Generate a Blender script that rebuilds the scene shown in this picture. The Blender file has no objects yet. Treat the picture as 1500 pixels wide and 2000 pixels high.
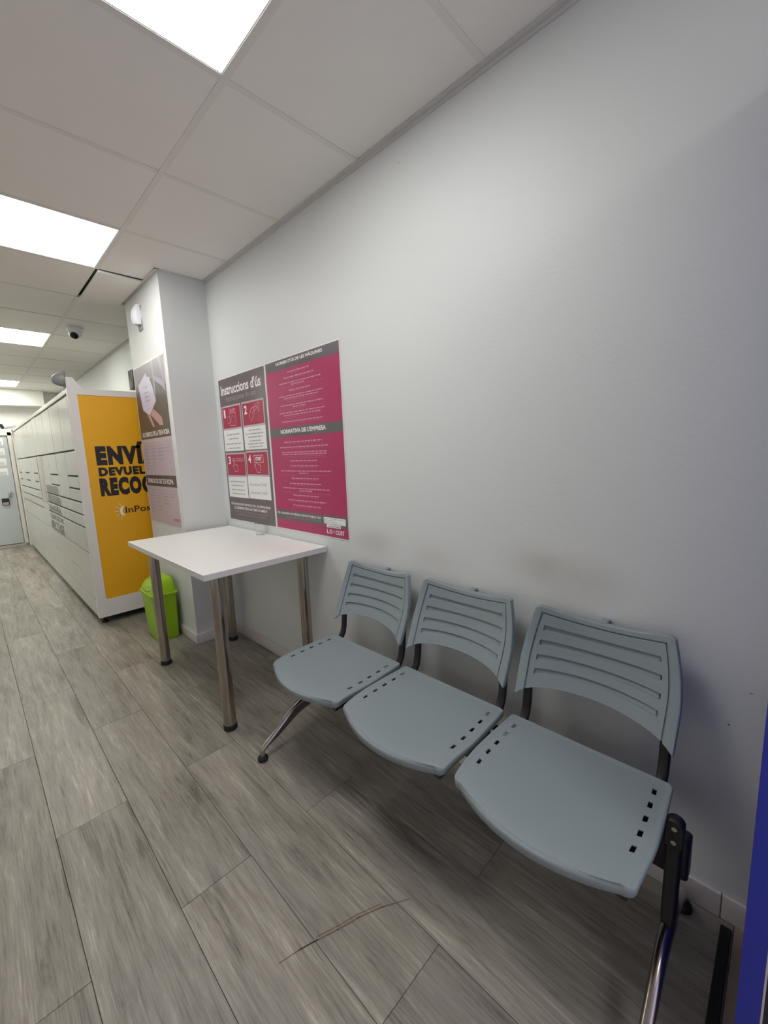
import bpy, bmesh, math, random
from mathutils import Vector, Matrix
C = bpy.context.scene.collection
PI = math.pi
rnd = random.Random(7)

# ------------------------------------------------------------------ camera
cam_d = bpy.data.cameras.new('camera'); cam = bpy.data.objects.new('camera', cam_d); C.objects.link(cam)
cam_d.sensor_fit = 'HORIZONTAL'; cam_d.sensor_width = 36; cam_d.lens = 36*808.23/1500
cam_d.clip_start = .02; cam_d.clip_end = 60
cam.location = (-1.3278, .1002, 1.3248); cam.rotation_euler = (1.4248, .0391, -.7924)
bpy.context.scene.camera = cam
# ------------------------------------------------------------------ world, exposure
w = bpy.data.worlds.new('world'); bpy.context.scene.world = w; w.use_nodes = True
w.node_tree.nodes['Background'].inputs[0].default_value = (.72, .75, 1, 1)
w.node_tree.nodes['Background'].inputs[1].default_value = .9
vs = bpy.context.scene.view_settings
vs.view_transform = 'Standard'; vs.look = 'None'; vs.gamma = 1; vs.use_curve_mapping = False
vs.exposure = 0.6
LAMP = 8.5

H = 2.517
XL, YF, YB = -2.78, 9.2, -2.2        # left wall, far wall, front wall
XJ, Y0, T = -.58, 1.49, .6           # ceiling grid

# ------------------------------------------------------------------ materials
def srgb(*c):
    return tuple(((v/255+.055)/1.055)**2.4 if v > 10 else v/255/12.92 for v in c)+(1,)
def mat(name, col, rough=.5, metal=0, spec=.5, bump=0, bscale=200, noise=0, nscale=8, coat=0, trans=0, ior=1.45):
    m = bpy.data.materials.new(name); m.use_nodes = True; nt = m.node_tree; b = nt.nodes['Principled BSDF']
    b.inputs['Base Color'].default_value = col; b.inputs['Roughness'].default_value = rough
    b.inputs['Metallic'].default_value = metal; b.inputs['Specular IOR Level'].default_value = spec
    b.inputs['Coat Weight'].default_value = coat; b.inputs['Transmission Weight'].default_value = trans
    b.inputs['IOR'].default_value = ior
    tc = nt.nodes.new('ShaderNodeTexCoord')
    if noise:
        n = nt.nodes.new('ShaderNodeTexNoise'); n.inputs['Scale'].default_value = nscale; n.inputs['Detail'].default_value = 5
        nt.links.new(tc.outputs['Object'], n.inputs['Vector'])
        mx = nt.nodes.new('ShaderNodeMix'); mx.data_type = 'RGBA'
        mx.inputs['A'].default_value = tuple(v*(1-noise) for v in col[:3])+(1,)
        mx.inputs['B'].default_value = tuple(min(1, v*(1+noise)) for v in col[:3])+(1,)
        nt.links.new(n.outputs['Fac'], mx.inputs['Factor']); nt.links.new(mx.outputs['Result'], b.inputs['Base Color'])
    if bump:
        n = nt.nodes.new('ShaderNodeTexNoise'); n.inputs['Scale'].default_value = bscale; n.inputs['Detail'].default_value = 3
        nt.links.new(tc.outputs['Object'], n.inputs['Vector'])
        bp = nt.nodes.new('ShaderNodeBump'); bp.inputs['Strength'].default_value = bump; bp.inputs['Distance'].default_value = .002
        nt.links.new(n.outputs['Fac'], bp.inputs['Height']); nt.links.new(bp.outputs['Normal'], b.inputs['Normal'])
    return m
def emit(name, col, s):
    m = bpy.data.materials.new(name); m.use_nodes = True; b = m.node_tree.nodes['Principled BSDF']
    b.inputs['Base Color'].default_value = (.8, .8, .8, 1)
    b.inputs['Emission Color'].default_value = col; b.inputs['Emission Strength'].default_value = s
    return m

M = {}
M['wall'] = mat('wall_paint', srgb(236, 235, 230), .55, bump=.25, bscale=90, noise=.015, nscale=3)
M['pillar'] = mat('pillar_paint', srgb(222, 224, 221), .55, bump=.2, bscale=90, noise=.015, nscale=3)
M['tile'] = mat('ceiling_tile', srgb(246, 242, 236), .8, bump=.2, bscale=300, noise=.02, nscale=4)
M['grid'] = mat('ceiling_grid', srgb(237, 233, 226), .6)
M['trim'] = mat('ceiling_edge_trim', srgb(214, 212, 209), .6)
M['void'] = mat('dark_void', srgb(104, 102, 100), .9)
M['skirt'] = mat('skirting', srgb(214, 208, 205), .35, noise=.05, nscale=6)
M['lightframe'] = mat('light_frame', srgb(235, 240, 245), .4)
M['seat'] = mat('seat_plastic', srgb(136, 147, 150), .42, spec=.45, bump=.1, bscale=500, noise=.03, nscale=5)
M['black'] = mat('black_metal', srgb(30, 29, 32), .38)
M['rubber'] = mat('black_rubber', srgb(22, 22, 23), .6)
M['chrome'] = mat('polished_aluminium', srgb(170, 160, 156), .24, metal=1)
M['screw'] = mat('screw_steel', srgb(190, 190, 190), .3, metal=1)
M['table'] = mat('white_laminate', srgb(238, 239, 234), .28, spec=.5, noise=.01)
M['edge'] = mat('white_edge_band', srgb(214, 210, 208), .4)
M['bin'] = mat('lime_plastic', srgb(160, 205, 20), .38, noise=.05, nscale=4)
M['gap'] = mat('dark_gap', srgb(30, 30, 28), .7)
M['lockwhite'] = mat('locker_white', srgb(222, 218, 212), .35, noise=.02)
M['lockdoor'] = mat('locker_door_grey', srgb(196, 197, 192), .25, spec=.5, noise=.02, nscale=2)
M['yellow'] = mat('yellow_vinyl', srgb(232, 170, 28), .4, noise=.03, nscale=3)
M['ink'] = mat('black_vinyl', srgb(34, 34, 36), .45)
M['inkgrey'] = mat('grey_print', srgb(92, 92, 94), .4)
M['whiteprint'] = mat('white_print', srgb(245, 240, 240), .4)
M['magenta'] = mat('magenta_print', srgb(176, 46, 98), .33)
M['crimson'] = mat('crimson_print', srgb(172, 42, 72), .3)
M['postergrey'] = mat('poster_grey', srgb(108, 98, 98), .28)
M['postergrey2'] = mat('poster_slate', srgb(104, 96, 102), .33)
M['pink'] = mat('pink_print', srgb(222, 168, 186), .4)
M['greyline'] = mat('grey_line_print', srgb(176, 172, 170), .5)
M['palegrey'] = mat('pale_border_print', srgb(196, 184, 184), .4)
M['paper'] = mat('paper_white', srgb(236, 236, 234), .4)
M['dimprint'] = mat('dim_grey_print', srgb(168, 158, 160), .4)
M['lilac'] = mat('lilac_print', srgb(196, 180, 190), .35)
M['brownish'] = mat('brown_grey_print', srgb(84, 74, 68), .4)
M['phototop'] = mat('photo_grey_print', srgb(130, 124, 128), .4, noise=.25, nscale=4)
M['tagprint'] = mat('fabric_tag_print', srgb(206, 200, 218), .4)
M['skinprint'] = mat('skin_print', srgb(186, 146, 144), .4)
M['clothprint'] = mat('cloth_print', srgb(158, 150, 168), .4)
M['plasticwhite'] = mat('white_plastic', srgb(232, 232, 236), .3)
M['greyplastic'] = mat('grey_plastic', srgb(150, 152, 152), .35, noise=.2, nscale=40)
M['lens'] = mat('camera_lens', srgb(28, 26, 28), .15)
M['blue'] = mat('blue_lacquer', srgb(44, 54, 160), .5)
M['threshold'] = mat('threshold_stone', srgb(168, 150, 138), .6, noise=.15, nscale=14)
M['doorblue'] = mat('pale_blue_steel', srgb(186, 192, 195), .35)
M['glass'] = mat('clear_glass', (1, 1, 1, 1), .05, trans=1, ior=1.08)
M['screen'] = mat('dark_screen', srgb(60, 58, 60), .2)
M['sealwhite'] = mat('white_seal', srgb(205, 200, 200), .5)
M['doordark'] = mat('dark_profile', srgb(38, 34, 50), .4)
M['led'] = emit('led_diffuser', (1, .985, .97, 1), LAMP)
M['ledwarm'] = emit('led_diffuser_far', (1, 1, .90, 1), LAMP*1.3)

# brushed steel
m = M['steel'] = mat('brushed_steel', srgb(176, 166, 156), .2, metal=1)
nt = m.node_tree; b = nt.nodes['Principled BSDF']; b.inputs['Anisotropic'].default_value = .6
# wall with scuffs behind the chair backs
m = M['wallright'] = mat('wall_paint_right', srgb(226, 226, 228), .5, bump=.25, bscale=90)
nt = m.node_tree; b = nt.nodes['Principled BSDF']
geo = nt.nodes.new('ShaderNodeNewGeometry')
base = srgb(218, 221, 220); prev = None
ns = nt.nodes.new('ShaderNodeTexNoise'); ns.inputs['Scale'].default_value = 7; ns.inputs['Detail'].default_value = 4
nt.links.new(geo.outputs['Position'], ns.inputs['Vector'])
acc = None
for (y, z, ry, rz, k) in [(1.50, .90, .13, .06, .55), (1.12, .88, .13, .05, .35), (.58, .90, .14, .07, .5), (.72, .93, .12, .06, .35), (1.3, .60, .15, .08, .2)]:
    sub = nt.nodes.new('ShaderNodeVectorMath'); sub.operation = 'SUBTRACT'; sub.inputs[1].default_value = (0, y, z)
    nt.links.new(geo.outputs['Position'], sub.inputs[0])
    mul = nt.nodes.new('ShaderNodeVectorMath'); mul.operation = 'MULTIPLY'; mul.inputs[1].default_value = (0, 1/ry, 1/rz)
    nt.links.new(sub.outputs[0], mul.inputs[0])
    ln = nt.nodes.new('ShaderNodeVectorMath'); ln.operation = 'LENGTH'; nt.links.new(mul.outputs[0], ln.inputs[0])
    mr = nt.nodes.new('ShaderNodeMapRange'); mr.interpolation_type = 'SMOOTHSTEP'
    mr.inputs['From Min'].default_value = .1; mr.inputs['From Max'].default_value = 1.6
    mr.inputs['To Min'].default_value = k; mr.inputs['To Max'].default_value = 0
    nt.links.new(ln.outputs['Value'], mr.inputs['Value'])
    if acc is None: acc = mr.outputs[0]
    else:
        ad = nt.nodes.new('ShaderNodeMath'); ad.operation = 'ADD'; ad.use_clamp = True
        nt.links.new(acc, ad.inputs[0]); nt.links.new(mr.outputs[0], ad.inputs[1]); acc = ad.outputs[0]
ml = nt.nodes.new('ShaderNodeMath'); ml.operation = 'MULTIPLY'; nt.links.new(acc, ml.inputs[0]); nt.links.new(ns.outputs['Fac'], ml.inputs[1])
mx = nt.nodes.new('ShaderNodeMix'); mx.data_type = 'RGBA'; mx.inputs['A'].default_value = base; mx.inputs['B'].default_value = srgb(172, 160, 142)
nt.links.new(ml.outputs[0], mx.inputs['Factor']); nt.links.new(mx.outputs['Result'], b.inputs['Base Color'])

# wood plank: object coordinates + random offset per plank
def wood():
    m = bpy.data.materials.new('grey_oak_plank'); m.use_nodes = True; nt = m.node_tree; b = nt.nodes['Principled BSDF']
    N = nt.nodes.new; L = nt.links.new
    tc = N('ShaderNodeTexCoord'); oi = N('ShaderNodeObjectInfo')
    cmb = N('ShaderNodeCombineXYZ')
    for i, f in enumerate((37., 91., 13.)):
        q = N('ShaderNodeMath'); q.operation = 'MULTIPLY'; q.inputs[1].default_value = f
        L(oi.outputs['Random'], q.inputs[0]); L(q.outputs[0], cmb.inputs[i])
    ad = N('ShaderNodeVectorMath'); ad.operation = 'ADD'; L(tc.outputs['Object'], ad.inputs[0]); L(cmb.outputs[0], ad.inputs[1])
    def noise(sc, scale, det, rough=.5, dist=0):
        mp = N('ShaderNodeMapping'); mp.inputs['Scale'].default_value = sc; L(ad.outputs[0], mp.inputs['Vector'])
        n = N('ShaderNodeTexNoise'); n.inputs['Scale'].default_value = scale; n.inputs['Detail'].default_value = det
        n.inputs['Roughness'].default_value = rough; n.inputs['Distortion'].default_value = dist
        L(mp.outputs[0], n.inputs['Vector']); return n.outputs['Fac']
    big = noise((5, .8, 1), 1.6, 4, .6, .6)
    mid = noise((16, 1.2, 1), 2.2, 8, .72, .9)
    fine = noise((110, 4, 1), 2.0, 4, .7, .4)
    def mixf(a, bb, f):
        x = N('ShaderNodeMix'); x.data_type = 'FLOAT'; x.inputs['Factor'].default_value = f
        L(a, x.inputs['A']); L(bb, x.inputs['B']); return x.outputs['Result']
    s = mixf(mixf(big, mid, .55), fine, .3)
    r = N('ShaderNodeValToRGB'); cr = r.color_ramp
    cr.elements[0].position = .38; cr.elements[0].color = srgb(88, 82, 74)
    cr.elements[1].position = .63; cr.elements[1].color = srgb(190, 184, 172)
    e = cr.elements.new(.47); e.color = srgb(134, 128, 118)
    e = cr.elements.new(.56); e.color = srgb(158, 152, 141)
    L(s, r.inputs['Fac'])
    mr = N('ShaderNodeMapRange'); mr.inputs['To Min'].default_value = .88; mr.inputs['To Max'].default_value = 1.1
    L(oi.outputs['Random'], mr.inputs['Value'])
    vm = N('ShaderNodeVectorMath'); vm.operation = 'SCALE'; L(r.outputs['Color'], vm.inputs[0]); L(mr.outputs[0], vm.inputs['Scale'])
    # lilac-grey blotches of the print
    bl = noise((2.2, .9, 1), 2.5, 3)
    br = N('ShaderNodeMapRange'); br.inputs['From Min'].default_value = .5; br.inputs['From Max'].default_value = .72; br.inputs['To Max'].default_value = .45
    L(bl, br.inputs['Value'])
    m1 = N('ShaderNodeMix'); m1.data_type = 'RGBA'; L(br.outputs[0], m1.inputs['Factor']); L(vm.outputs[0], m1.inputs['A']); m1.inputs['B'].default_value = srgb(150, 144, 142)
    # small scuffs and specks of dirt
    vo = N('ShaderNodeTexVoronoi'); vo.inputs['Scale'].default_value = 9; vo.inputs['Randomness'].default_value = 1
    mp = N('ShaderNodeMapping'); mp.inputs['Scale'].default_value = (1, .8, 1); L(ad.outputs[0], mp.inputs['Vector']); L(mp.outputs[0], vo.inputs['Vector'])
    lt = N('ShaderNodeMath'); lt.operation = 'LESS_THAN'; lt.inputs[1].default_value = .034; L(vo.outputs['Distance'], lt.inputs[0])
    sp = N('ShaderNodeSeparateColor'); L(vo.outputs['Color'], sp.inputs[0])
    g = N('ShaderNodeMath'); g.operation = 'GREATER_THAN'; g.inputs[1].default_value = .62; L(sp.outputs[0], g.inputs[0])
    mm = N('ShaderNodeMath'); mm.operation = 'MULTIPLY'; L(lt.outputs[0], mm.inputs[0]); L(g.outputs[0], mm.inputs[1])
    m2 = N('ShaderNodeMix'); m2.data_type = 'RGBA'; L(mm.outputs[0], m2.inputs['Factor']); L(m1.outputs['Result'], m2.inputs['A']); m2.inputs['B'].default_value = srgb(70, 62, 58)
    L(m2.outputs['Result'], b.inputs['Base Color'])
    b.inputs['Roughness'].default_value = .42; b.inputs['Specular IOR Level'].default_value = .45
    bp = N('ShaderNodeBump'); bp.inputs['Strength'].default_value = .3; bp.inputs['Distance'].default_value = .001
    L(mixf(fine, mid, .4), bp.inputs['Height']); L(bp.outputs['Normal'], b.inputs['Normal'])
    return m
M['wood'] = wood()

# ------------------------------------------------------------------ builders
ORI = {}
def tag(o, label=None, cat=None, group=None, kind=None):
    if label: o['label'] = label
    if cat: o['category'] = cat
    if group: o['group'] = group
    if kind: o['kind'] = kind
    return o
def thing(name, loc, label, cat, group=None):
    o = bpy.data.objects.new(name, None); C.objects.link(o); o.location = loc; o.empty_display_size = .1
    ORI[o] = Vector(loc); return tag(o, label, cat, group)
def origin(p): return ORI.get(p, Vector((0, 0, 0)))
class MB:
    def __init__(s): s.v = []; s.f = []
    def add(s, vs, fs):
        k = len(s.v); s.v += [Vector(v) for v in vs]; s.f += [[i+k for i in f] for f in fs]; return s
    def box(s, x0, x1, y0, y1, z0, z1):
        return s.add([(x, y, z) for x in (x0, x1) for y in (y0, y1) for z in (z0, z1)],
              [[0, 1, 3, 2], [4, 6, 7, 5], [0, 4, 5, 1], [2, 3, 7, 6], [0, 2, 6, 4], [1, 5, 7, 3]])
    def quad(s, *p): return s.add(p, [list(range(len(p)))])
    def rings(s, rings, cap0=True, cap1=True, closed=True):
        n = len(rings[0]); k = len(s.v)
        for r in rings: s.v += [Vector(p) for p in r]
        for i in range(len(rings)-1):
            for j in range(n if closed else n-1):
                a = k+i*n+j; b2 = k+i*n+(j+1) % n
                s.f.append([a, b2, b2+n, a+n])
        if cap0: s.f.append([k+j for j in range(n)][::-1])
        if cap1: s.f.append([k+(len(rings)-1)*n+j for j in range(n)])
        return s
    def cyl(s, p0, p1, r0, r1=None, n=24):
        r1 = r0 if r1 is None else r1
        p0 = Vector(p0); p1 = Vector(p1); d = (p1-p0).normalized()
        u = d.orthogonal().normalized(); v = d.cross(u)
        c = [(math.cos(2*PI*i/n), math.sin(2*PI*i/n)) for i in range(n)]
        return s.rings([[p0+u*a*r0+v*b2*r0 for a, b2 in c], [p1+u*a*r1+v*b2*r1 for a, b2 in c]])
    def lathe(s, o, prof, axis=(0, 0, 1), n=28, capa=True, capb=True):
        d = Vector(axis).normalized(); u = d.orthogonal().normalized(); v = d.cross(u); o = Vector(o)
        return s.rings([[o+d*h+u*math.cos(2*PI*i/n)*r+v*math.sin(2*PI*i/n)*r for i in range(n)] for r, h in prof], capa, capb)
    def sweep_xz(s, path, y, n=16, e=2.0, cap=True):
        """path: (x, z, half thickness in plane, half width along y)"""
        R = []
        for i, (x, z, a, b2) in enumerate(path):
            p = path[max(0, i-1)]; q = path[min(len(path)-1, i+1)]
            t = Vector((q[0]-p[0], 0, q[1]-p[1])).normalized(); nn = Vector((-t.z, 0, t.x))
            ring = []
            for k in range(n):
                c, sn = math.cos(2*PI*k/n), math.sin(2*PI*k/n)
                cc = math.copysign(abs(c)**(2/e), c); ss = math.copysign(abs(sn)**(2/e), sn)
                ring.append(Vector((x, y, z))+nn*a*cc+Vector((0, 1, 0))*b2*ss)
            R.append(ring)
        return s.rings(R, cap, cap)
    def bevelbox(s, x0, x1, y0, y1, z0, z1, r=.003, seg=2):
        bm = bmesh.new(); bmesh.ops.create_cube(bm, size=1)
        for v in bm.verts: v.co = Vector(((x0+x1)/2+v.co.x*(x1-x0), (y0+y1)/2+v.co.y*(y1-y0), (z0+z1)/2+v.co.z*(z1-z0)))
        bmesh.ops.bevel(bm, geom=bm.edges[:], offset=r, segments=seg, affect='EDGES', profile=.5)
        bm.verts.index_update(); s.add([v.co.copy() for v in bm.verts], [[v.index for v in f.verts] for f in bm.faces]); bm.free(); return s
def mesh_of(name, mb, smooth=35, org=Vector((0, 0, 0)), recalc=True):
    me = bpy.data.meshes.new(name)
    me.from_pydata([tuple(v-org) for v in mb.v], [], mb.f)
    bm = bmesh.new(); bm.from_mesh(me)
    if recalc: bmesh.ops.recalc_face_normals(bm, faces=bm.faces[:])
    if smooth:
        for f in bm.faces: f.smooth = True
        for e in bm.edges:
            if len(e.link_faces) != 2 or e.calc_face_angle(0) > math.radians(smooth): e.smooth = False
    bm.to_mesh(me); bm.free(); me.update(); return me
def obj(name, mb, m, parent=None, label=None, cat=None, group=None, kind=None, smooth=35, recalc=True):
    me = mesh_of(name, mb, smooth, origin(parent) if parent else Vector((0, 0, 0)), recalc)
    me.materials.append(m)
    o = bpy.data.objects.new(name, me); C.objects.link(o)
    if parent: o.parent = parent; ORI[o] = origin(parent)
    return tag(o, label, cat, group, kind)
def struct(name, mb, m, smooth=0, parent=None):
    return obj(name, mb, m, parent, kind='structure' if not parent else None, smooth=smooth)

# plane frames for flat print: (origin point, u dir, v dir, n dir towards the viewer)
WALL = (Vector((0, 0, 0)), Vector((0, -1, 0)), Vector((0, 0, 1)), Vector((-1, 0, 0)))
def P3(fr, off, u, v): return fr[0]+fr[1]*u+fr[2]*v+fr[3]*off
def rect(mb, fr, off, u0, u1, v0, v1): mb.quad(P3(fr, off, u0, v0), P3(fr, off, u1, v0), P3(fr, off, u1, v1), P3(fr, off, u0, v1))
def poly(mb, fr, off, pts): mb.quad(*[P3(fr, off, u, v) for u, v in pts])
def stroke(mb, fr, off, pts, wd=.003):
    for (a, b2), (c, d) in zip(pts, pts[1:]):
        t = Vector((c-a, d-b2)); L = t.length
        if L < 1e-6: continue
        t /= L; n = Vector((-t.y, t.x))*wd/2; e = t*wd/2
        A = Vector((a, b2))-e; B = Vector((c, d))+e
        poly(mb, fr, off, [A-n, B-n, B+n, A+n])
def text(s, name, m, parent, fr, off, u0, u1, v0, v1, bold=.0, fit=True, label=None):
    cu = bpy.data.curves.new(name, 'FONT'); cu.body = s; cu.size = 1; cu.offset = bold; cu.space_character = 1+bold*2.6 if bold > .055 else 1; cu.resolution_u = 3
    t = bpy.data.objects.new('tmp', cu)
    me = bpy.data.meshes.new_from_object(t)
    bpy.data.objects.remove(t)
    xs = [v.co.x for v in me.vertices]; ys = [v.co.y for v in me.vertices]
    a, b2, c, d = min(xs), max(xs), min(ys), max(ys)
    org = origin(parent)
    for v in me.vertices:
        u = u0+(v.co.x-a)/(b2-a)*(u1-u0); q = v0+(v.co.y-c)/(d-c)*(v1-v0)
        v.co = P3(fr, off, u, q)-org
    me.materials.clear(); me.materials.append(m); me.name = name
    o = bpy.data.objects.new(name, me); C.objects.link(o); o.parent = parent; ORI[o] = org
    if label: o['label'] = label
    return o
def dashes(mb, fr, off, u0, u1, v, h, seed, gap=.006):
    """a line of print too small to read: short word-length strokes"""
    r = random.Random(seed); u = u0
    while u < u1-.002:
        L = min(r.uniform(.012, .042), u1-u)
        x = u
        while x < u+L-.001:       # broken into letter-like ticks
            wl = min(r.uniform(.004, .008), u+L-x)
            rect(mb, fr, off, x, x+wl*.8, v-h/2*r.uniform(.75, 1), v+h/2*r.uniform(.75, 1)); x += wl
        u += L+gap

# ================================================================== SETTING
floor = struct('floor', MB().box(XL-.2, .2, YB-.2, YF+.2, -.06, -.006), M['gap'])
# planks: 0.225 x 1.2 m, staggered as in the photograph
PW, PL = .225, 1.2
pm = mesh_of('floor_plank', MB().bevelbox(-PW/2+.0006, PW/2-.0006, -PL/2+.0006, PL/2-.0006, -.006, 0, .0009, 1), 0); pm.materials.append(M['wood'])
cache = {}
def plank(x0, x1, y0, y1):
    if abs(x1-x0-PW) < .001 and abs(y1-y0-PL) < .001: me = pm
    else:
        k = (round(x1-x0, 3), round(y1-y0, 3))
        if k not in cache:
            hx, hy = (x1-x0)/2, (y1-y0)/2
            cache[k] = mesh_of('floor_plank', MB().bevelbox(-hx+.0006, hx-.0006, -hy+.0006, hy-.0006, -.006, 0, .0009, 1), 0); cache[k].materials.append(M['wood'])
        me = cache[k]
    o = bpy.data.objects.new('floor_plank', me); C.objects.link(o); o.parent = floor
    o.location = ((x0+x1)/2, (y0+y1)/2, rnd.uniform(-.0006, 0)); return o
k = 0
x = -.592+PW*2
offs = {0: .71, 1: .11, 2: .69, 3: .104, 4: .68, 5: 1.295, 6: .5, 7: .0, 8: .8, 9: .3, 10: .6}
cols = []
xr = 0.0
edges = [0.0, -.142]
while edges[-1]-PW > XL: edges.append(edges[-1]-PW)
edges.append(XL)
yoff = [.11, .71, .109, .69, .104, .68, .095, .55, .2, .85, .35, .7, .1, .5]
for i in range(len(edges)-1):
    y = yoff[i] % PL-PL*3
    while y < YF:
        a, b2 = max(y, YB), min(y+PL, YF)
        if edges[i] > -1.3 and a < .125 < b2: a = max(a, .125)      # stop at the entrance threshold
        elif edges[i] > -1.3 and b2 <= .125: y += PL; continue
        if b2-a > .01: plank(edges[i+1], edges[i], a, b2)
        y += PL
# entrance threshold and brush strip
x1 = edges[7]
struct('trim_1', MB().bevelbox(x1, -.001, YB, .1245, -.006, .001, .001, 1), M['threshold'])

ceil = struct('ceiling', MB().box(XL-.2, .2, YB-.2, YF+.2, H+.09, H+.15), M['void'])
gx = [0, XJ, XJ-T, XJ-2*T, XJ-3*T, XL]
gy = [YB]+[Y0+T*k for k in range(-6, 13)]+[YF]
gy = sorted(set(round(v, 3) for v in gy if YB <= v <= YF))
lights_y = [-1.51, .89, 2.69, 5.09, 8.09]
fill_y = [6.29, 8.09]  # unseen left-row panels, added to brighten the far end and locker doors
def is_light(xa, ya):
    return (abs(xa-(XJ-T)) < .01 and any(abs(ya-l) < .01 for l in lights_y)) or (abs(xa-(XJ-3*T)) < .01 and any(abs(ya-l) < .01 for l in fill_y))
tile_cache = {}
for i in range(len(gx)-1):
    xa, xb = gx[i+1], gx[i]
    for j in range(len(gy)-1):
        ya, yb = gy[j], gy[j+1]
        if is_light(xa, ya): continue
        sag = i == 0 and abs(ya-3.29) < .01
        xb2 = xb
        if sag: xb2 = -.325
        hx, hy = (xb2-xa)/2-.004, (yb-ya)/2-(.010 if sag else .004)
        kk = (round(hx, 3), round(hy, 3))
        if kk not in tile_cache:
            tile_cache[kk] = mesh_of('ceiling_tile', MB().bevelbox(-hx, hx, -hy, hy, 0, .014, .002, 1), 0); tile_cache[kk].materials.append(M['tile'])
        o = bpy.data.objects.new('ceiling_tile', tile_cache[kk]); C.objects.link(o); o.parent = ceil
        o.location = ((xa+xb2)/2, (ya+yb)/2, H+.0015+rnd.uniform(0, .0012))
        if sag: o.location.z = H-.014; o.location.x += .004; o.rotation_euler = (math.radians(-.3), math.radians(.6), 0)
g = MB()
for xx in gx[1:-1]:
    for j in range(len(gy)-1):
        if abs(xx-XJ) < .01 and abs(gy[j]-3.29) < .01: continue
        g.box(xx-.012, xx+.012, gy[j], gy[j+1], H, H+.0012)
for yy in gy[1:-1]:
    for i in range(len(gx)-1):
        if i == 0 and abs(yy-3.29) < .01: continue
        if i == 0 and abs(yy-3.89) < .01: continue
        g.box(gx[i+1]+.012, gx[i]-.0125, yy-.012, yy+.012, H, H+.0012)
tag(obj('grid_bar', g, M['grid'], ceil, smooth=0), kind='stuff')
# dark lip around the dropped tile
# edge trim on the right wall / around pillar
def ltrim(name, y0, y1, x=0.0): return struct(name, MB().box(x-.022, x, y0, y1, H-.004, H+.001).box(x-.006, x, y0, y1, H-.016, H-.003), M['trim'])
ltrim('trim_2', YB, 3.07); ltrim('trim_3', 3.825, YF)
struct('trim_4', MB().box(-.322, -.3, 3.05, 3.825, H-.004, H+.001).box(-.322, 0, 3.05, 3.07, H-.003, H+.001), M['trim'])

struct('wall_right', MB().box(0, .2, YB-.2, YF+.2, -.06, H+.15), M['wallright'])
struct('wall_left', MB().box(XL-.2, XL, YB-.2, YF+.2, -.06, H+.15), M['wall'])
struct('wall_far', MB().box(XL, 0, YF, YF+.2, -.06, H+.15), M['wall'])
fw = MB().box(XL, -2.4, YB-.2, YB, -.06, H+.15).box(-.35, 0, YB-.2, YB, -.06, H+.15).box(-2.4, -.35, YB-.2, YB, 2.2, H+.15)
struct('wall_front', fw, M['wall'])
struct('window_1', MB().box(-2.4, -2.35, YB-.13, YB-.08, 0, 2.2).box(-.4, -.35, YB-.13, YB-.08, 0, 2.2).box(-1.4, -1.35, YB-.13, YB-.08, 0, 2.2).box(-2.4, -.35, YB-.13, YB-.08, 2.15, 2.2).box(-2.4, -.35, YB-.13, YB-.08, 0, .06), M['blue'])
struct('wall_soffit', MB().box(XL, -.25, 8.93, YF, 2.27, H-.001), M['wall'])
struct('wall_pillar', MB().box(-.3, 0, 3.07, 3.82, 0, H-.001), M['pillar'])
# baseboards in lengths
def base(name, pts, h=.075, t=.010):
    root = None
    for (x0, x1, y0, y1) in pts:
        mb = MB().bevelbox(x0, x1, y0, y1, .001, h, .0025, 2)
        if root is None: root = struct(name, mb, M['skirt'], smooth=30)
        else: obj('skirting_board', mb, M['skirt'], root, smooth=30)
base('baseboard_right', [(-.011, 0, .157, 1.355), (-.010, 0, -.045, .155), (-.011, 0, 1.357, 3.058)])
base('baseboard_pillar', [(-.311, -.3, 3.059, 3.82), (-.3, -.001, 3.059, 3.0695)])
base('baseboard_far', [(XL, -.72, YF-.03, YF-.002)], .042)
base('baseboard_left', [(XL, XL+.011, .5, YF-.05)])
obj('mud_brush_strip', MB().bevelbox(-1.05, -.03, .128, .152, .0005, .007, .002, 1), M['rubber'], label='long thin black brush strip on the floor beside the threshold', cat='floor strip')

# ------------------------------------------------------------------ ceiling lights
lab = {-1.51: 'square led ceiling panel behind the camera near the shop front',
       .89: 'square led ceiling panel nearest the viewer, cut by the top of the picture',
       2.69: 'square led ceiling panel second from the front, beside the dropped tile',
       5.09: 'square led ceiling panel third from the front, left of the dome camera',
       8.09: 'square led ceiling panel farthest away, near the end wall'}
fill_lab = {5.09: 'added fill light, square led panel out of view on the left, level with the dome camera', 6.29: 'added fill light, square led panel out of view on the left, halfway along the locker', 8.09: 'added fill light, square led panel out of view on the left, near the far door'}
for xj_, y, lb_ in [(XJ, y, lab[y]) for y in lights_y]+[(XJ-2*T, y, fill_lab[y]) for y in fill_y]:
    t = thing('ceiling_light', (xj_-T/2, y+T/2, H), lb_, 'light', 'led panels in the ceiling')
    x0, x1, y0, y1 = xj_-T+.004, xj_-.004, y+.004, y+T-.004
    f = MB()
    for a in ((x0, x1, y0, y0+.012), (x0, x1, y1-.012, y1), (x0, x0+.012, y0+.012, y1-.012), (x1-.012, x1, y0+.012, y1-.012)): f.box(*a, H+.0013, H+.012)
    obj('frame', f, M['lightframe'], t, smooth=0)
    obj('diffuser', MB().box(x0+.012, x1-.012, y0+.012, y1-.012, H+.004, H+.008), M['led'] if y < 5 else M['ledwarm'], t, smooth=0)

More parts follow.
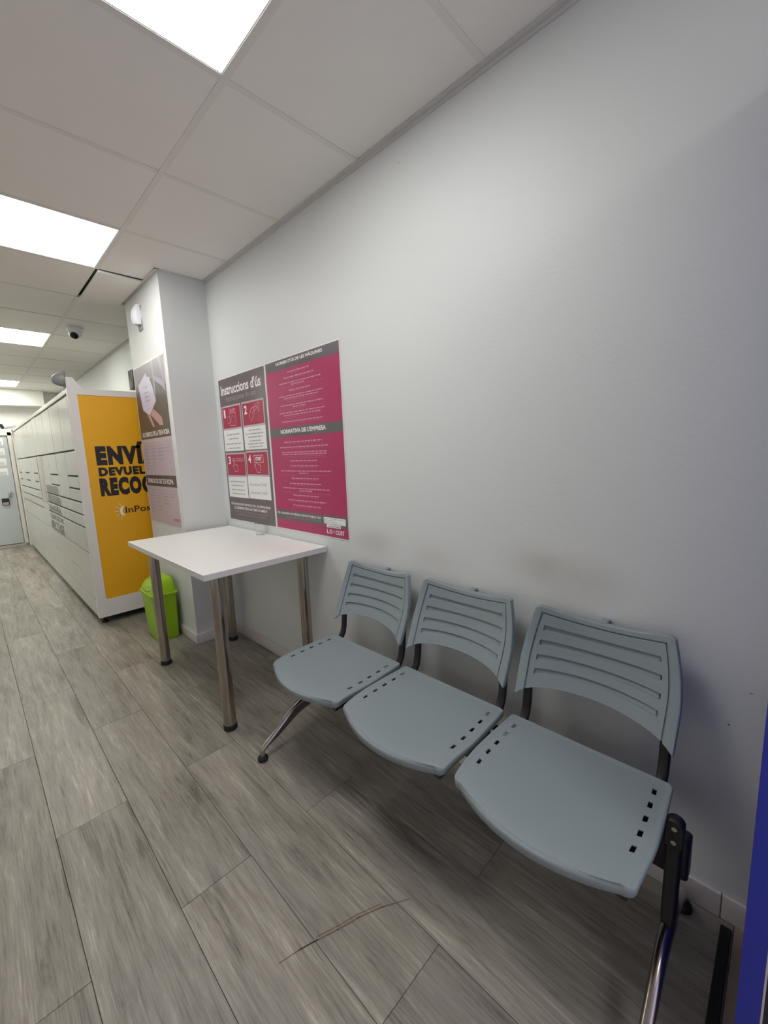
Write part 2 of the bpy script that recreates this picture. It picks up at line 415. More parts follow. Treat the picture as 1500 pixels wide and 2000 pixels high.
# ================================================================== BENCH
bench = thing('waiting_bench', (-.30, .957, 0), 'three-seat beam bench with grey plastic seats standing against the white wall', 'bench')
def lines(vals): return sorted(set(round(v, 4) for v in vals))
def seat(cy):
    D = .385; xr0 = -.178
    hx = [-.23, -.28, -.33, -.38, -.432]
    def halfw(s):
        wv = .217+.007*math.sin(PI*min(1, s/.6)/2) if s < .6 else .224-.011*((s-.6)/.4)**1.3
        r = .022
        if s > .95: wv -= r*(1-math.sqrt(max(0, 1-((s-.95)/.05)**2)))
        if s < .03: wv -= .011*(1-math.sqrt(max(0, 1-((.03-s)/.03)**2)))
        return wv
    ss = [0, .006, .02, .05]+[.1*i for i in range(1, 10)]+[.95, .965, .98, .99, .996, .999, 1.0]
    tt = [0, .1, -.1, .25, -.25, .4, -.4, .55, -.55, .7, -.7, .92, -.92, .955, -.955, .97, -.97, 1, -1, .83, -.83, .875, -.875]
    hs = []
    for x in hx:
        for d in (-.0105, .0105): hs.append((xr0-(x+d))/D/.94)
    ss = lines(ss+hs); tt = lines(tt)
    def pos(s, t):
        front = .338+.052*(1-abs(t)**2.0)
        hw = halfw(s)
        x = xr0-s*front
        yv = t*hw
        z = .460-.006*math.cos(min(1, abs(t))*PI/2)*math.sin(PI*min(1, s*1.05))+.004*(1-s)
        if s > .8: z -= .010*((s-.8)/.2)**2
        e = min((1-abs(t))*.21, s*.38, (1-s)*.38)
        if e < .0068: z += .0016
        elif e < .010: z -= .0006
        return Vector((x, cy+yv, z))
    mb = MB(); idx = {}
    for i, s in enumerate(ss):
        for j, t in enumerate(tt): idx[i, j] = len(mb.v); mb.v.append(pos(s, t))
    hsr = [tuple(round(v, 4) for v in sorted(((xr0-(x-.0105))/D/.94, (xr0-(x+.0105))/D/.94))) for x in hx]
    for i in range(len(ss)-1):
        for j in range(len(tt)-1):
            tm = (tt[j]+tt[j+1])/2; sm = (ss[i]+ss[i+1])/2
            if .83 < abs(tm) < .875 and any(a < sm < b2 for a, b2 in hsr): continue
            mb.f.append([idx[i, j], idx[i+1, j], idx[i+1, j+1], idx[i, j+1]])
    # rolled edge
    n, q = len(ss), len(tt)
    loop = [idx[0, j] for j in range(q)]+[idx[i, q-1] for i in range(1, n)]+[idx[n-1, j] for j in range(q-2, -1, -1)]+[idx[i, 0] for i in range(n-2, 0, -1)]
    c = Vector((-.36, cy, 0)); prev = loop
    for out, dn in ((.0022, .0022), (.003, .006), (.001, .022), (-.004, .026)):
        cur = []
        for v in loop:
            p = mb.v[v]; d = Vector((p.x-c.x, p.y-c.y, 0)); d.normalize()
            cur.append(len(mb.v)); mb.v.append(p+d*out-Vector((0, 0, dn)))
        for a in range(len(loop)):
            b2 = (a+1) % len(loop); mb.f.append([prev[a], prev[b2], cur[b2], cur[a]])
        prev = cur
    o = obj('seat', mb, M['seat'], bench, smooth=50)
    md = o.modifiers.new('thickness', 'SOLIDIFY'); md.thickness = .003; md.offset = -1
    return o
def back(cy):
    def half(v): return .211-.024*max(0, (v-.35)/.65)**1.6+.003*math.sin(PI*v)
    slots = [.19, .3625, .55, .742]; sh = .034
    tl = [0]+[s*k for k in (.12, .25, .38, .5, .62, .72) for s in (1, -1)]+[1, -1, .985, -.985, .93, -.93]
    for e in (.79, .865, .885): tl += [e-.002, e+.002, -e-.002, -e+.002]
    tl += [-.765]
    vl = [0, .012, .03, .1, .26, .45, .65, .83, .985, 1]
    for s_ in slots: vl += [s_-sh-.003, s_-sh+.003, s_+sh-.003, s_+sh+.003]
    vl += [.919, .925, .937, .943]
    tl = lines(tl); vl = lines(vl)
    def pos(t, v):
        zb = .583-.018*t*t-.024*t**8; zt = .787+.028*t*t
        if abs(t) > .9: zt -= .010*((abs(t)-.9)/.1)**2
        xb = -.128-.050*t*t; xt = -.052-.032*t*t
        x = xb+(xt-xb)*v+.010*math.sin(PI*v)
        z = zb+(zt-zb)*v
        d = 0
        if abs(t) < .885 and v < .94: d = .002
        if (.865 < abs(t) < .885 and v < .94) or (abs(t) < .885 and .922 < v < .94): d = .0065
        if abs(t) < .79 and any(abs(v-s_) < sh for s_ in slots): d = .0105
        return Vector((x+d, cy+t*half(v), z))
    mb = MB(); idx = {}
    for i, v in enumerate(vl):
        for j, t in enumerate(tl): idx[i, j] = len(mb.v); mb.v.append(pos(t, v))
    for i in range(len(vl)-1):
        for j in range(len(tl)-1):
            vm = (vl[i]+vl[i+1])/2; tm = (tl[j]+tl[j+1])/2
            if -.788 < tm < -.765 and any(abs(vm-s_) < sh-.003 for s_ in slots): continue
            mb.f.append([idx[i, j], idx[i, j+1], idx[i+1, j+1], idx[i+1, j]])
    n, q = len(vl), len(tl)
    loop = [idx[0, j] for j in range(q)]+[idx[i, q-1] for i in range(1, n)]+[idx[n-1, j] for j in range(q-2, -1, -1)]+[idx[i, 0] for i in range(n-2, 0, -1)]
    c = Vector((0, cy, .68)); prev = loop
    for out, bk in ((.0018, .0012), (.0026, .004), (.0026, .018), (.0, .020)):
        cur = []
        for v in loop:
            p = mb.v[v]; d = Vector((0, p.y-c.y, p.z-c.z)); d.normalize()
            cur.append(len(mb.v)); mb.v.append(p+d*out+Vector((bk, 0, 0)))
        for a in range(len(loop)):
            b2 = (a+1) % len(loop); mb.f.append([prev[a], prev[b2], cur[b2], cur[a]])
        prev = cur
    o = obj('backrest', mb, M['seat'], bench, smooth=40)
    md = o.modifiers.new('thickness', 'SOLIDIFY'); md.thickness = .003; md.offset = -1
    kn = MB().bevelbox(-.045, -.0015, cy-.012, cy+.012, .772, .792, .004, 2)
    obj('wall_bumper', kn, M['seat'], o, smooth=40)
    return o
for cy in (1.405, .942, .476):
    seat(cy); back(cy)
    for sgn in (1, -1):
        y = cy+sgn*.189
        path = [(-.505, .428), (-.49, .4305), (-.44, .431), (-.34, .428), (-.24, .430), (-.185, .435), (-.158, .447), (-.142, .470), (-.134, .500), (-.130, .54), (-.122, .59), (-.108, .64), (-.098, .675)]
        obj('support_tube', MB().sweep_xz([(a, b2-(.008 if a < -.17 else 0), .015 if a < -.17 else .010, .0135) for a, b2 in path], y, 12, 3.2), M['black'], bench, smooth=50)
    br = MB().bevelbox(-.47, -.20, cy-.045, cy+.045, .416, .424, .002, 1)
    for s_ in (-.44, -.23): br.bevelbox(s_-.012, s_+.012, cy-.20, cy+.20, .418, .426, .002, 1)
    obj('seat_bracket', br, M['black'], bench, smooth=30)
    obj('knob', MB().lathe((-.205, cy-.215, .405), [(.0, 0), (.012, .001), (.013, .01), (.008, .014), (.006, .05)], (0, 1, 0), 16), M['black'], bench, smooth=50)
# beam: rounded flat tube
mb = MB()
R = []
for y in (.208, .211, .217, 1.70, 1.706, 1.709):
    e = {.208: .006, .211: .002, 1.706: .002, 1.709: .006}.get(y, 0)
    ring = []
    for (cx, cz, a0) in ((-.222, .381, 0), (-.250, .381, 90), (-.250, .299, 180), (-.222, .299, 270)):
        for k in range(5):
            a = math.radians(a0+90*k/4); ring.append(Vector((cx+(.012-e)*math.cos(a), y, cz+(.012-e)*math.sin(a))))
    R.append(ring)
obj('beam', mb.rings(R), M['black'], bench, smooth=40)
for y, hz in ((.235, .425), (1.672, .402)):
    # black hub plate with two screws, black post running down the leg
    cap = []
    for k in range(24):
        a = 2*PI*k/24; dz = .022 if math.sin(a) > 0 else -.022
        cap.append((math.cos(a)*.0185, math.sin(a)*.0185+dz))
    hub = MB().rings([[Vector((xx, y+u*f, hz+v*f)) for u, v in cap] for xx, f in ((-.270, 1), (-.290, 1), (-.294, .9))])
    post = MB().sweep_xz([(-.277, .41, .013, .0165), (-.280, .34, .014, .0165), (-.284, .28, .015, .016), (-.292, .22, .016, .0155), (-.300, .185, .013, .013)], y, 16, 2.6)
    h = obj('hub', hub, M['black'], bench, smooth=40); obj('hub_post', post, M['black'], bench, smooth=50)
    for zz in (hz+.018, hz-.017):
        sc = MB().lathe((-.2935, y, zz), [(.0055, 0), (.0055, .0016), (.003, .002), (.0028, .0012)], (-1, 0, 0), 14)
        obj('screw', sc, M['screw'], h, smooth=30)
    # polished leg frame: arch with front and rear leg
    front = [(-.26, .172, .024, .015), (-.30, .174, .030, .015), (-.35, .166, .031, .0145), (-.39, .152, .028, .014), (-.44, .121, .022, .0135), (-.50, .085, .016, .0125), (-.54, .066, .012, .0125), (-.560, .052, .011, .012), (-.5665, .040, .0105, .0115), (-.567, .022, .0105, .011)]
    rear = [(-.29, .172, .024, .015), (-.25, .176, .030, .015), (-.21, .166, .028, .0145), (-.15, .132, .021, .0135), (-.10, .098, .015, .0135), (-.068, .07, .012, .0125), (-.053, .054, .011, .012), (-.0475, .040, .0105, .0115), (-.047, .022, .0105, .011)]
    lf = obj('leg_frame', MB().sweep_xz(front, y, 18, 2.4).sweep_xz(rear, y, 18, 2.4).sweep_xz([(-.272, .29, .014, .0145), (-.275, .17, .024, .0145)], y, 14), M['chrome'], bench, smooth=50)
    for fx in (-.567, -.047):
        obj('foot', MB().lathe((fx, y, 0.0005), [(.017, 0), (.0225, .004), (.0225, .013), (.018, .02), (.008, .024)]), M['rubber'], lf, smooth=40)

# ================================================================== TABLE
tb = thing('high_table', (-.35, 2.45, 0), 'square white laminate table on four brushed steel tube legs against the pillar', 'table')
tt = obj('tabletop', MB().bevelbox(-.664, -.006, 1.868, 3.028, .8005, .829, .0012, 1), M['table'], tb, smooth=0)
eb = MB()
eb.box(-.6655, -.6642, 1.867, 3.029, .8015, .828).box(-.664, -.006, 1.8665, 1.8678, .8015, .828)
obj('edge_band', eb, M['edge'], tt, smooth=0)
for (lx, ly) in ((-.565, 1.99), (-.555, 2.945), (-.085, 1.99), (-.095, 2.945)):
    lg = obj('leg', MB().cyl((lx, ly, .028), (lx, ly, .795), .0295, n=40), M['steel'], tb, smooth=40)
    obj('foot_cap', MB().lathe((lx, ly, .0005), [(.029, 0), (.0325, .003), (.0325, .024), (.0305, .0275)], n=32), M['rubber'], lg, smooth=40)
    obj('mounting_plate', MB().lathe((lx, ly, .794), [(.034, -.01), (.042, 0), (.042, .006)], n=32), M['steel'], lg, smooth=40)

cup = MB().lathe((-.045, 2.495, .8295), [(.0, .0), (.027, .0), (.030, .003), (.033, .075), (.0335, .076), (.0325, .076), (.029, .006), (.0, .004)], n=32, capa=False, capb=False)
obj('plastic_cup', cup, M['glass'], label='small clear plastic cup at the back edge of the white table', cat='cup', smooth=40)

# ================================================================== BIN
bn = thing('swing_bin', (-.405, 3.44, 0), 'lime green plastic swing-lid bin beside the pillar under the table', 'bin')
def rr(cx, cy, hx, hy, z, r=.03, n=6, dx=0):
    out = []
    r = min(r, hx*.95, hy*.95)
    for (sx, sy, a0) in ((1, 1, 0), (-1, 1, 90), (-1, -1, 180), (1, -1, 270)):
        for k in range(n+1):
            a = math.radians(a0+90*k/n); out.append(Vector((cx+sx*(hx-r)+r*math.cos(a), cy+sy*(hy-r)+r*math.sin(a), z)))
    return out
bx, by = -.412, 3.455
body = MB().rings([rr(bx+.004, by-.006, .071, .120, .001, .02), rr(bx+.004, by-.006, .074, .124, .006, .022), rr(bx+.002, by-.003, .079, .136, .20, .024), rr(bx, by, .0835, .146, .335, .026), rr(bx, by, .088, .151, .338, .03), rr(bx, by, .088, .151, .348, .03)])
obj('body', body, M['bin'], bn, smooth=40)
lid = MB().rings([rr(bx, by, .0905, .154, .344, .03), rr(bx, by, .093, .157, .347, .032), rr(bx, by, .093, .157, .357, .032), rr(bx, by, .086, .150, .360, .032),
                  rr(bx+.001, by, .084, .148, .372, .035), rr(bx+.004, by, .079, .142, .395, .04), rr(bx+.012, by, .068, .130, .425, .04), rr(bx+.024, by, .052, .115, .448, .03), rr(bx+.034, by, .038, .100, .457, .018), rr(bx+.034, by, .032, .094, .459, .014)])
obj('lid', lid, M['bin'], bn, smooth=40)
# swing flap on the left/front face with a dark gap line around its lower edge
fl = MB(); gp = MB()
pts = []
for k in range(13):
    a = PI*k/12
    yy = by-.005+.085*math.cos(a); dz = .030*math.sin(a)**.8
    pts.append((yy, .398-dz))
def lidx(z):   # x of the lid's left face at height z
    prof = [(.372, bx-.083), (.395, bx-.075), (.425, bx-.056), (.448, bx-.028)]
    for (z0, x0), (z1, x1_) in zip(prof, prof[1:]):
        if z <= z1: return x0+(x1_-x0)*(z-z0)/(z1-z0)
    return prof[-1][1]
for (ya, za), (yb, zb) in zip(pts, pts[1:]):
    pa = Vector((lidx(za)-.0015, ya, za)); pb = Vector((lidx(zb)-.0015, yb, zb))
    gp.quad(pa, pb, pb+Vector((.003, 0, .005)), pa+Vector((.003, 0, .005)))
obj('flap_gap', gp, M['gap'], bn, smooth=0)
for (ya, za), (yb, zb) in zip(pts, pts[1:]):
    for (q0, q1) in ((0, .5), (.5, 1)):
        def lp(y, z, f): zz = z+.0045+(.440-z)*f; return Vector((lidx(zz)-.0025, y+(by-y)*f*.25, zz))
        fl.quad(lp(ya, za, q0), lp(yb, zb, q0), lp(yb, zb, q1), lp(ya, za, q1))
obj('flap', fl, M['bin'], bn, smooth=60)

# ================================================================== PARCEL LOCKER
LX, LY0, LY1, LZ = -.70, 4.055, 8.93, 1.892
lk = thing('parcel_locker', (-.36, 6.4, 0), 'long white parcel locker bank with grey doors and a yellow end panel behind the pillar', 'locker')
obj('carcass', MB().box(-.685, -.02, LY0+.03, LY1-.01, .062, LZ-.02), M['gap'], lk, smooth=0)
fr = MB()
fr.box(LX, -.640, LY0, LY0+.045, .208, 1.845)          # left stile of the end frame
fr.box(-.08, -.02, LY0, LY0+.045, .208, 1.845)
fr.box(LX, -.02, LY0, LY0+.045, 1.8455, LZ)
sp = obj('side_panel', fr, M['lockwhite'], lk, smooth=0)
obj('plinth', MB().box(LX-.002, -.02, LY0-.002, LY0+.045, .062, .200).box(LX, -.02, LY0, LY0+.045, .2, .2079), M['lockwhite'], lk, smooth=0)
yp = obj('yellow_panel', MB().box(-.640, -.08, LY0+.004, LY0+.03, .2085, 1.845), M['yellow'], lk, smooth=0)
END = (Vector((0, LY0+.004, 0)), Vector((1, 0, 0)), Vector((0, 0, 1)), Vector((0, -1, 0)))
text('ENV\u00cdA', 'lettering', M['ink'], yp, END, .0008, -.574, -.128, 1.300, 1.487, .075)
text('DEVUELVE', 'lettering', M['ink'], yp, END, .0008, -.569, -.128, 1.212, 1.283, .07)
text('RECOGE', 'lettering', M['ink'], yp, END, .0008, -.574, -.128, 1.050, 1.200, .075)
text('InPost', 'lettering', M['ink'], yp, END, .0008, -.418, -.195, .897, .950, .012)
sun = MB(); cxs, czs = -.425, .918
o_, i_ = [], []
for k in range(17):
    a = math.radians(100+160*k/16)
    o_.append((cxs+.034*math.cos(a), czs+.040*math.sin(a)))
    i_.append((cxs+.012+.030*math.cos(a)*.9, czs+.038*math.sin(a)))
for k in range(16): poly(sun, END, .0008, [o_[k], o_[k+1], i_[k+1], i_[k]])
for k in range(5):
    a = math.radians(118+31*k)
    stroke(sun, END, .0008, [(cxs+.046*math.cos(a), czs+.050*math.sin(a)), (cxs+.068*math.cos(a), czs+.074*math.sin(a))], .004)
obj('sun_emblem', sun, M['whiteprint'], yp, smooth=0, recalc=False)
for s_ in (-.60, -.49): obj('rivet', MB().lathe((s_, LY0+.004, .214), [(.004, 0), (.003, .003)], (0, -1, 0), 10), M['inkgrey'], yp, smooth=0)
# columns of doors
cols = [4.100, 4.565, 5.08, 5.58, 6.10, 6.46, 6.98, 7.49, 8.0, 8.49, 8.90]
rowsA = [.200, .600, .812, .915, 1.018, 1.123, 1.226, 1.430, 1.850]
rowsB = [.200, .385, .600, .812, .915, 1.018, 1.430, 1.850]
doors = 0
for c in range(len(cols)-1):
    y0, y1 = cols[c], cols[c+1]
    if c == 4: continue
    rows = rowsA if c in (0, 2, 5, 7, 9) else rowsB
    for z0, z1 in zip(rows, rows[1:]):
        gapb = .011 if .5 < z0 < 1.5 else .004
        obj('locker_door', MB().bevelbox(LX, LX+.02, y0+.003, y1-.003, z0+.003, z1-gapb, .0025, 1), M['lockdoor'], lk, smooth=30); doors += 1
# header strips and bottom plinth along the front
hy = [LY0+.046, 4.54, 5.08, 5.58, 6.10, 6.98, 8.0, 8.90]
for a, b2 in zip(hy, hy[1:]):
    obj('header_panel', MB().bevelbox(LX, -.62, a+.0015, b2-.0015, 1.856, LZ, .003, 1), M['lockwhite'], lk, smooth=30)
for a, b2 in ((LY0+.046, 5.07), (5.07, 6.09), (6.09, 6.98), (6.98, 8.0), (8.0, 8.90)):
    obj('base_panel', MB().bevelbox(LX, -.66, a, b2-.002, .062, .197, .002, 1), M['lockdoor'], lk, smooth=30)
obj('end_frame', MB().bevelbox(LX-.012, -.02, 8.90, 8.945, .03, LZ, .002, 1), M['lockwhite'], lk, smooth=30)
# payment and scan terminal column
obj('terminal_recess', MB().box(-.665, -.64, 6.103, 6.457, .88, 1.43), M['lockwhite'], lk, smooth=0)
for z0, z1 in ((.2, .6), (.6, .875), (1.43, 1.85)): obj('service_door', MB().bevelbox(LX, LX+.02, 6.103, 6.457, z0+.003, z1-.004, .0025, 1), M['lockdoor'], lk, smooth=30)
obj('terminal_rim', MB().box(LX-.03, -.665, 6.103, 6.135, .88, 1.42), M['lockwhite'], lk, smooth=0)
obj('terminal_rim', MB().box(LX-.012, -.665, 6.43, 6.457, .88, 1.42), M['lockwhite'], lk, smooth=0)
obj('terminal_slot', MB().box(-.672, -.6655, 6.26, 6.36, 1.02, 1.12), M['screen'], lk, smooth=0)
obj('terminal_slot', MB().box(-.672, -.6655, 6.26, 6.34, .90, .98), M['screen'], lk, smooth=0)
for y in (LY0+.07, 5.1, 6.2, 7.4, 8.8):
    obj('levelling_foot', MB().lathe((-.655, y, .0005), [(.022, 0), (.022, .012), (.009, .014), (.009, .062)], n=16), M['rubber'], lk, smooth=40)
FRT = (Vector((LX, 0, 0)), Vector((0, -1, 0)), Vector((0, 0, 1)), Vector((-1, 0, 0)))
# upright lettering printed across the locker doors
text('ENV\u00cdA', 'front_lettering', M['inkgrey'], lk, FRT, .0006, -6.0, -5.19, .815, .902, .04)
text('DEVUELVE', 'front_lettering', M['inkgrey'], lk, FRT, .0006, -6.0, -5.19, .730, .785, .03)
text('RECOGE', 'front_lettering', M['inkgrey'], lk, FRT, .0006, -6.04, -5.20, .608, .712, .04)
mb = MB(); rp = random.Random(3)       # two upper lines, too foreshortened to read
for z0, z1 in ((1.024, 1.105), (.920, 1.004)):
    u = -6.0
    while u < -5.2:
        wd = rp.uniform(.03, .05); rect(mb, FRT, .0006, u, u+wd, z0, z1); u += wd+rp.uniform(.018, .035)
        if rp.random() < .4: rect(mb, FRT, .0006, u-.035, u, z0+.03, z0+.045)
tag(obj('front_print', mb, M['inkgrey'], lk, smooth=0, recalc=False), kind='stuff')
# bracket on the top corner
obj('corner_bracket', MB().add([(-.698, 4.075, LZ), (-.698, 4.075, 1.972), (-.655, 4.075, 1.972), (-.60, 4.075, LZ), (-.698, 4.06, LZ), (-.698, 4.06, 1.972), (-.655, 4.06, 1.972), (-.60, 4.06, LZ)],
    [[0, 1, 2, 3], [7, 6, 5, 4], [0, 4, 5, 1], [1, 5, 6, 2], [2, 6, 7, 3], [3, 7, 4, 0]]), M['lockwhite'], lk, smooth=0)

dm = thing('mirror_dome', (-.72, 4.16, 1.96), 'mottled grey dome fitting overhanging the top front corner of the locker', 'dome camera')
prof = [(.052*math.cos(a), .075*math.sin(a)) for a in [math.radians(90*k/8) for k in range(9)]]
obj('dome', MB().lathe((-.695, 4.17, 1.968), prof[:-1]+[(.001, .075)], (-1, 0, -.12), 24), M['greyplastic'], dm, smooth=50)
obj('mounting_arm', MB().cyl((-.69, 4.17, 1.893), (-.69, 4.17, 2.028), .011, n=14), M['greyplastic'], dm, smooth=40)

# ================================================================== CAMERAS, SENSOR
dc = thing('dome_camera', (-.47, 4.74, H), 'white turret security camera hanging from the ceiling above the locker', 'security camera')
obj('base', MB().lathe((-.47, 4.74, H+.001), [(.060, 0), (.064, -.006), (.064, -.024), (.054, -.034)], n=32), M['plasticwhite'], dc, smooth=40)
hd = obj('head', MB().lathe((-.47, 4.74, H-.05), [(.001, -.05), (.02, -.046), (.036, -.035), (.047, -.018), (.05, 0), (.047, .018), (.036, .035)], (.35, .55, .8), 28), M['plasticwhite'], dc, smooth=60)
obj('lens', MB().lathe((-.47, 4.74, H-.05)+Vector((0, 0, 0)) if False else Vector((-.47, 4.74, H-.05)), [(.030, .036), (.030, .0475), (.022, .052), (.001, .053)], (-.35, -.72, -.62), 20), M['lens'], hd, smooth=40)
bc = thing('bullet_camera', (-.72, 8.86, 1.90), 'white bullet security camera on top of the far end of the locker', 'security camera')
d = Vector((-1, -.55, -.25)).normalized(); o0 = Vector((-.675, 8.87, 1.965))
obj('housing', MB().lathe(o0, [(.03, 0), (.045, .01), (.048, .04), (.05, .17), (.045, .175)], tuple(d), 22), M['plasticwhite'], bc, smooth=40)
obj('lens', MB().lathe(o0, [(.042, .1755), (.036, .182), (.001, .184)], tuple(d), 20), M['lens'], bc, smooth=40)
obj('mount', MB().lathe((-.66, 8.88, LZ+.0005), [(.03, 0), (.03, .008), (.014, .012), (.014, .05)], n=18), M['plasticwhite'], bc, smooth=40)
ps = thing('motion_sensor', (-.3, 3.50, 2.34), 'white curved motion sensor high on the side of the pillar', 'sensor')
R = []
for k in range(11):
    f = k/10; z = 2.415-.135*f
    dep = .060*math.sin(PI*min(.98, .12+.62*f))**.8
    hw = .040*(1-.15*abs(f-.5)*2)
    R.append([Vector((-.3005-dep*math.sin(PI*q/10)**.7 if 0 < q < 10 else -.3005, 3.50-hw*math.cos(PI*q/10), z)) for q in range(11)])
obj('cover', MB().rings(R), M['plasticwhite'], ps, smooth=50)
obj('back_plate', MB().bevelbox(-.308, -.3005, 3.462, 3.538, 2.245, 2.41, .003, 1), M['greyplastic'], ps, smooth=30)
obj('wall_box', MB().bevelbox(-.05, -.0015, 4.76, 4.90, 2.03, 2.21, .004, 2), M['ink'], label='dark box mounted high on the wall just past the pillar', cat='wall box', smooth=30)

# ================================================================== POSTERS
# poster one: instructions. u = -y, v = z
def cell(parent, u0, u1, z0, zm, z1, pw=.010):
    a = MB(); rect(a, WALL, .0037, u0, u1, zm, z1); obj('cell_border', a, M['palegrey'], parent, smooth=0, recalc=False)
    a = MB(); rect(a, WALL, .0040, u0+pw, u1-pw, zm+pw, z1-pw); r = obj('picture_field', a, M['crimson'], parent, smooth=0, recalc=False)
    a = MB(); rect(a, WALL, .0037, u0, u1, z0, zm-.001); obj('caption_field', a, M['paper'], parent, smooth=0, recalc=False)
    return r
p1 = thing('instruction_poster', (-.002, 2.69, 1.368), 'grey poster with four red numbered instruction cells on the wall above the table', 'poster', 'laundry posters')
mb = MB().box(-.0035, -.0008, 2.379, 2.998, .885, 1.852)
b1 = obj('backing', mb, M['postergrey'], p1, smooth=0)
text("Instruccions d'\u00fas", 'lettering', M['whiteprint'], b1, WALL, .0042, -2.968, -2.425, 1.745, 1.812, .02)
text('Instrucciones de uso', 'lettering', M['dimprint'], b1, WALL, .0042, -2.90, -2.495, 1.700, 1.735, .0)
cells = [(-2.985, -2.707, 1.366, 1.512, 1.672, '1'), (-2.690, -2.408, 1.368, 1.514, 1.672, '2'), (-2.980, -2.700, 1.046, 1.190, 1.354, '3'), (-2.690, -2.405, 1.048, 1.198, 1.360, '4')]
for n_, (u0, u1, z0, zm, z1, s_) in enumerate(cells):
    r_ = cell(b1 if False else p1, u0, u1, z0, zm, z1)
    text(s_, 'numeral', M['whiteprint'], r_, WALL, .0044, u0+.032, u0+.068 if s_ != '1' else u0+.055, z1-.078, z1-.024, .03)
    mb = MB()
    if s_ == '1':
        stroke(mb, WALL, .0044, [(-2.873, 1.645), (-2.784, 1.645), (-2.784, 1.537), (-2.869, 1.537), (-2.873, 1.645)], .004)
        stroke(mb, WALL, .0044, [(-2.87, 1.619), (-2.785, 1.619)], .004)
        for cu_, rr_ in ((-2.885, .026), (-2.83, .026), (-2.83, .015)):
            stroke(mb, WALL, .0044, [(cu_+rr_*math.cos(a*PI/8), 1.578+rr_*math.sin(a*PI/8)) for a in range(17)], .004)
        text('SENTITS'[:0]+'MONEDES', 'icon_lettering', M['pink'], r_, WALL, .0044, -2.862, -2.794, 1.625, 1.639, .02)
    if s_ == '2':
        stroke(mb, WALL, .0044, [(-u, v) for u, v in [(2.581, 1.546), (2.604, 1.579), (2.564, 1.624), (2.529, 1.629), (2.498, 1.632), (2.507, 1.615), (2.527, 1.606), (2.538, 1.577), (2.556, 1.563), (2.581, 1.546)]], .005)
        stroke(mb, WALL, .0044, [(-u, v) for u, v in [(2.488, 1.65), (2.467, 1.65), (2.467, 1.601), (2.48, 1.598), (2.488, 1.65)]], .004)
        stroke(mb, WALL, .0044, [(-2.514+.017*math.cos(a*PI/7), 1.627+.019*math.sin(a*PI/7)) for a in range(15)], .004)
        stroke(mb, WALL, .0044, [(-2.600, 1.569), (-2.574, 1.543)], .004)
        stroke(mb, WALL, .0044, [(-2.565, 1.590), (-2.530, 1.612)], .004)
    if s_ in '34':
        hand = {'3': [(2.871, 1.305), (2.871, 1.262), (2.883, 1.270), (2.88, 1.262), (2.856, 1.224), (2.823, 1.225), (2.815, 1.265), (2.858, 1.278), (2.858, 1.305)],
                '4': [(2.567, 1.306), (2.567, 1.262), (2.584, 1.270), (2.58, 1.262), (2.548, 1.222), (2.515, 1.222), (2.506, 1.266), (2.552, 1.279), (2.552, 1.306), (2.567, 1.306)]}[s_]
        stroke(mb, WALL, .0044, [(-u, v) for u, v in hand], .0045)
        if s_ == '3':
            for a, b2 in ((-2.893, -2.853), (-2.833, -2.785), (-2.773, -2.730)):
                stroke(mb, WALL, .0044, [(a, 1.313), (b2, 1.313), (b2, 1.298), (a, 1.298), (a, 1.313)], .0045)
        else:
            stroke(mb, WALL, .0044, [(-2.583, 1.330), (-2.466, 1.330), (-2.466, 1.285), (-2.583, 1.285), (-2.583, 1.330)], .005)
            text('START', 'icon_lettering', M['whiteprint'], r_, WALL, .0044, -2.562, -2.486, 1.297, 1.320, .04)
    obj('icon', mb, M['pink'], r_, smooth=0, recalc=False)
cap = MB()
for i, (a, b2, v) in enumerate([(-2.94, -2.75, 1.478), (-2.92, -2.77, 1.449), (-2.955, -2.73, 1.415), (-2.935, -2.75, 1.385), (-2.62, -2.47, 1.490), (-2.665, -2.43, 1.468), (-2.635, -2.46, 1.447), (-2.615, -2.47, 1.423), (-2.64, -2.44, 1.404), (-2.63, -2.46, 1.385),
      (-2.95, -2.73, 1.155), (-2.93, -2.75, 1.128), (-2.935, -2.74, 1.098), (-2.93, -2.745, 1.072)]):
    dashes(cap, WALL, .0042, a, b2, v, .009, i)
tag(obj('caption_print', cap, M['greyline'], p1, smooth=0, recalc=False), kind='stuff')
text('Premi el bot\u00f3, "START"', 'lettering', M['dimprint'], b1, WALL, .0043, -2.66, -2.44, 1.132, 1.152, .0)
text('Prima el bot\u00f3n, "START"', 'lettering', M['dimprint'], b1, WALL, .0043, -2.66, -2.44, 1.078, 1.098, .0)
text('NO INTRODU\u00cfU PRODUCTES, LES M\u00c0QUINES', 'lettering', M['whiteprint'], b1, WALL, .0042, -2.962, -2.425, .988, 1.010, .02)
text('EL SUBMINISTREN AUTOM\u00c0TICAMENT', 'lettering', M['whiteprint'], b1, WALL, .0042, -2.92, -2.465, .963, .985, .02)
text('NO INTRODUZCA PRODUCTOS, LAS M\u00c1QUINAS', 'lettering', M['dimprint'], b1, WALL, .0042, -2.915, -2.468, .940, .955, .0)
text('LO SUMINISTRAN AUTOM\u00c1TICAMENTE', 'lettering', M['dimprint'], b1, WALL, .0042, -2.895, -2.485, .921, .936, .0)

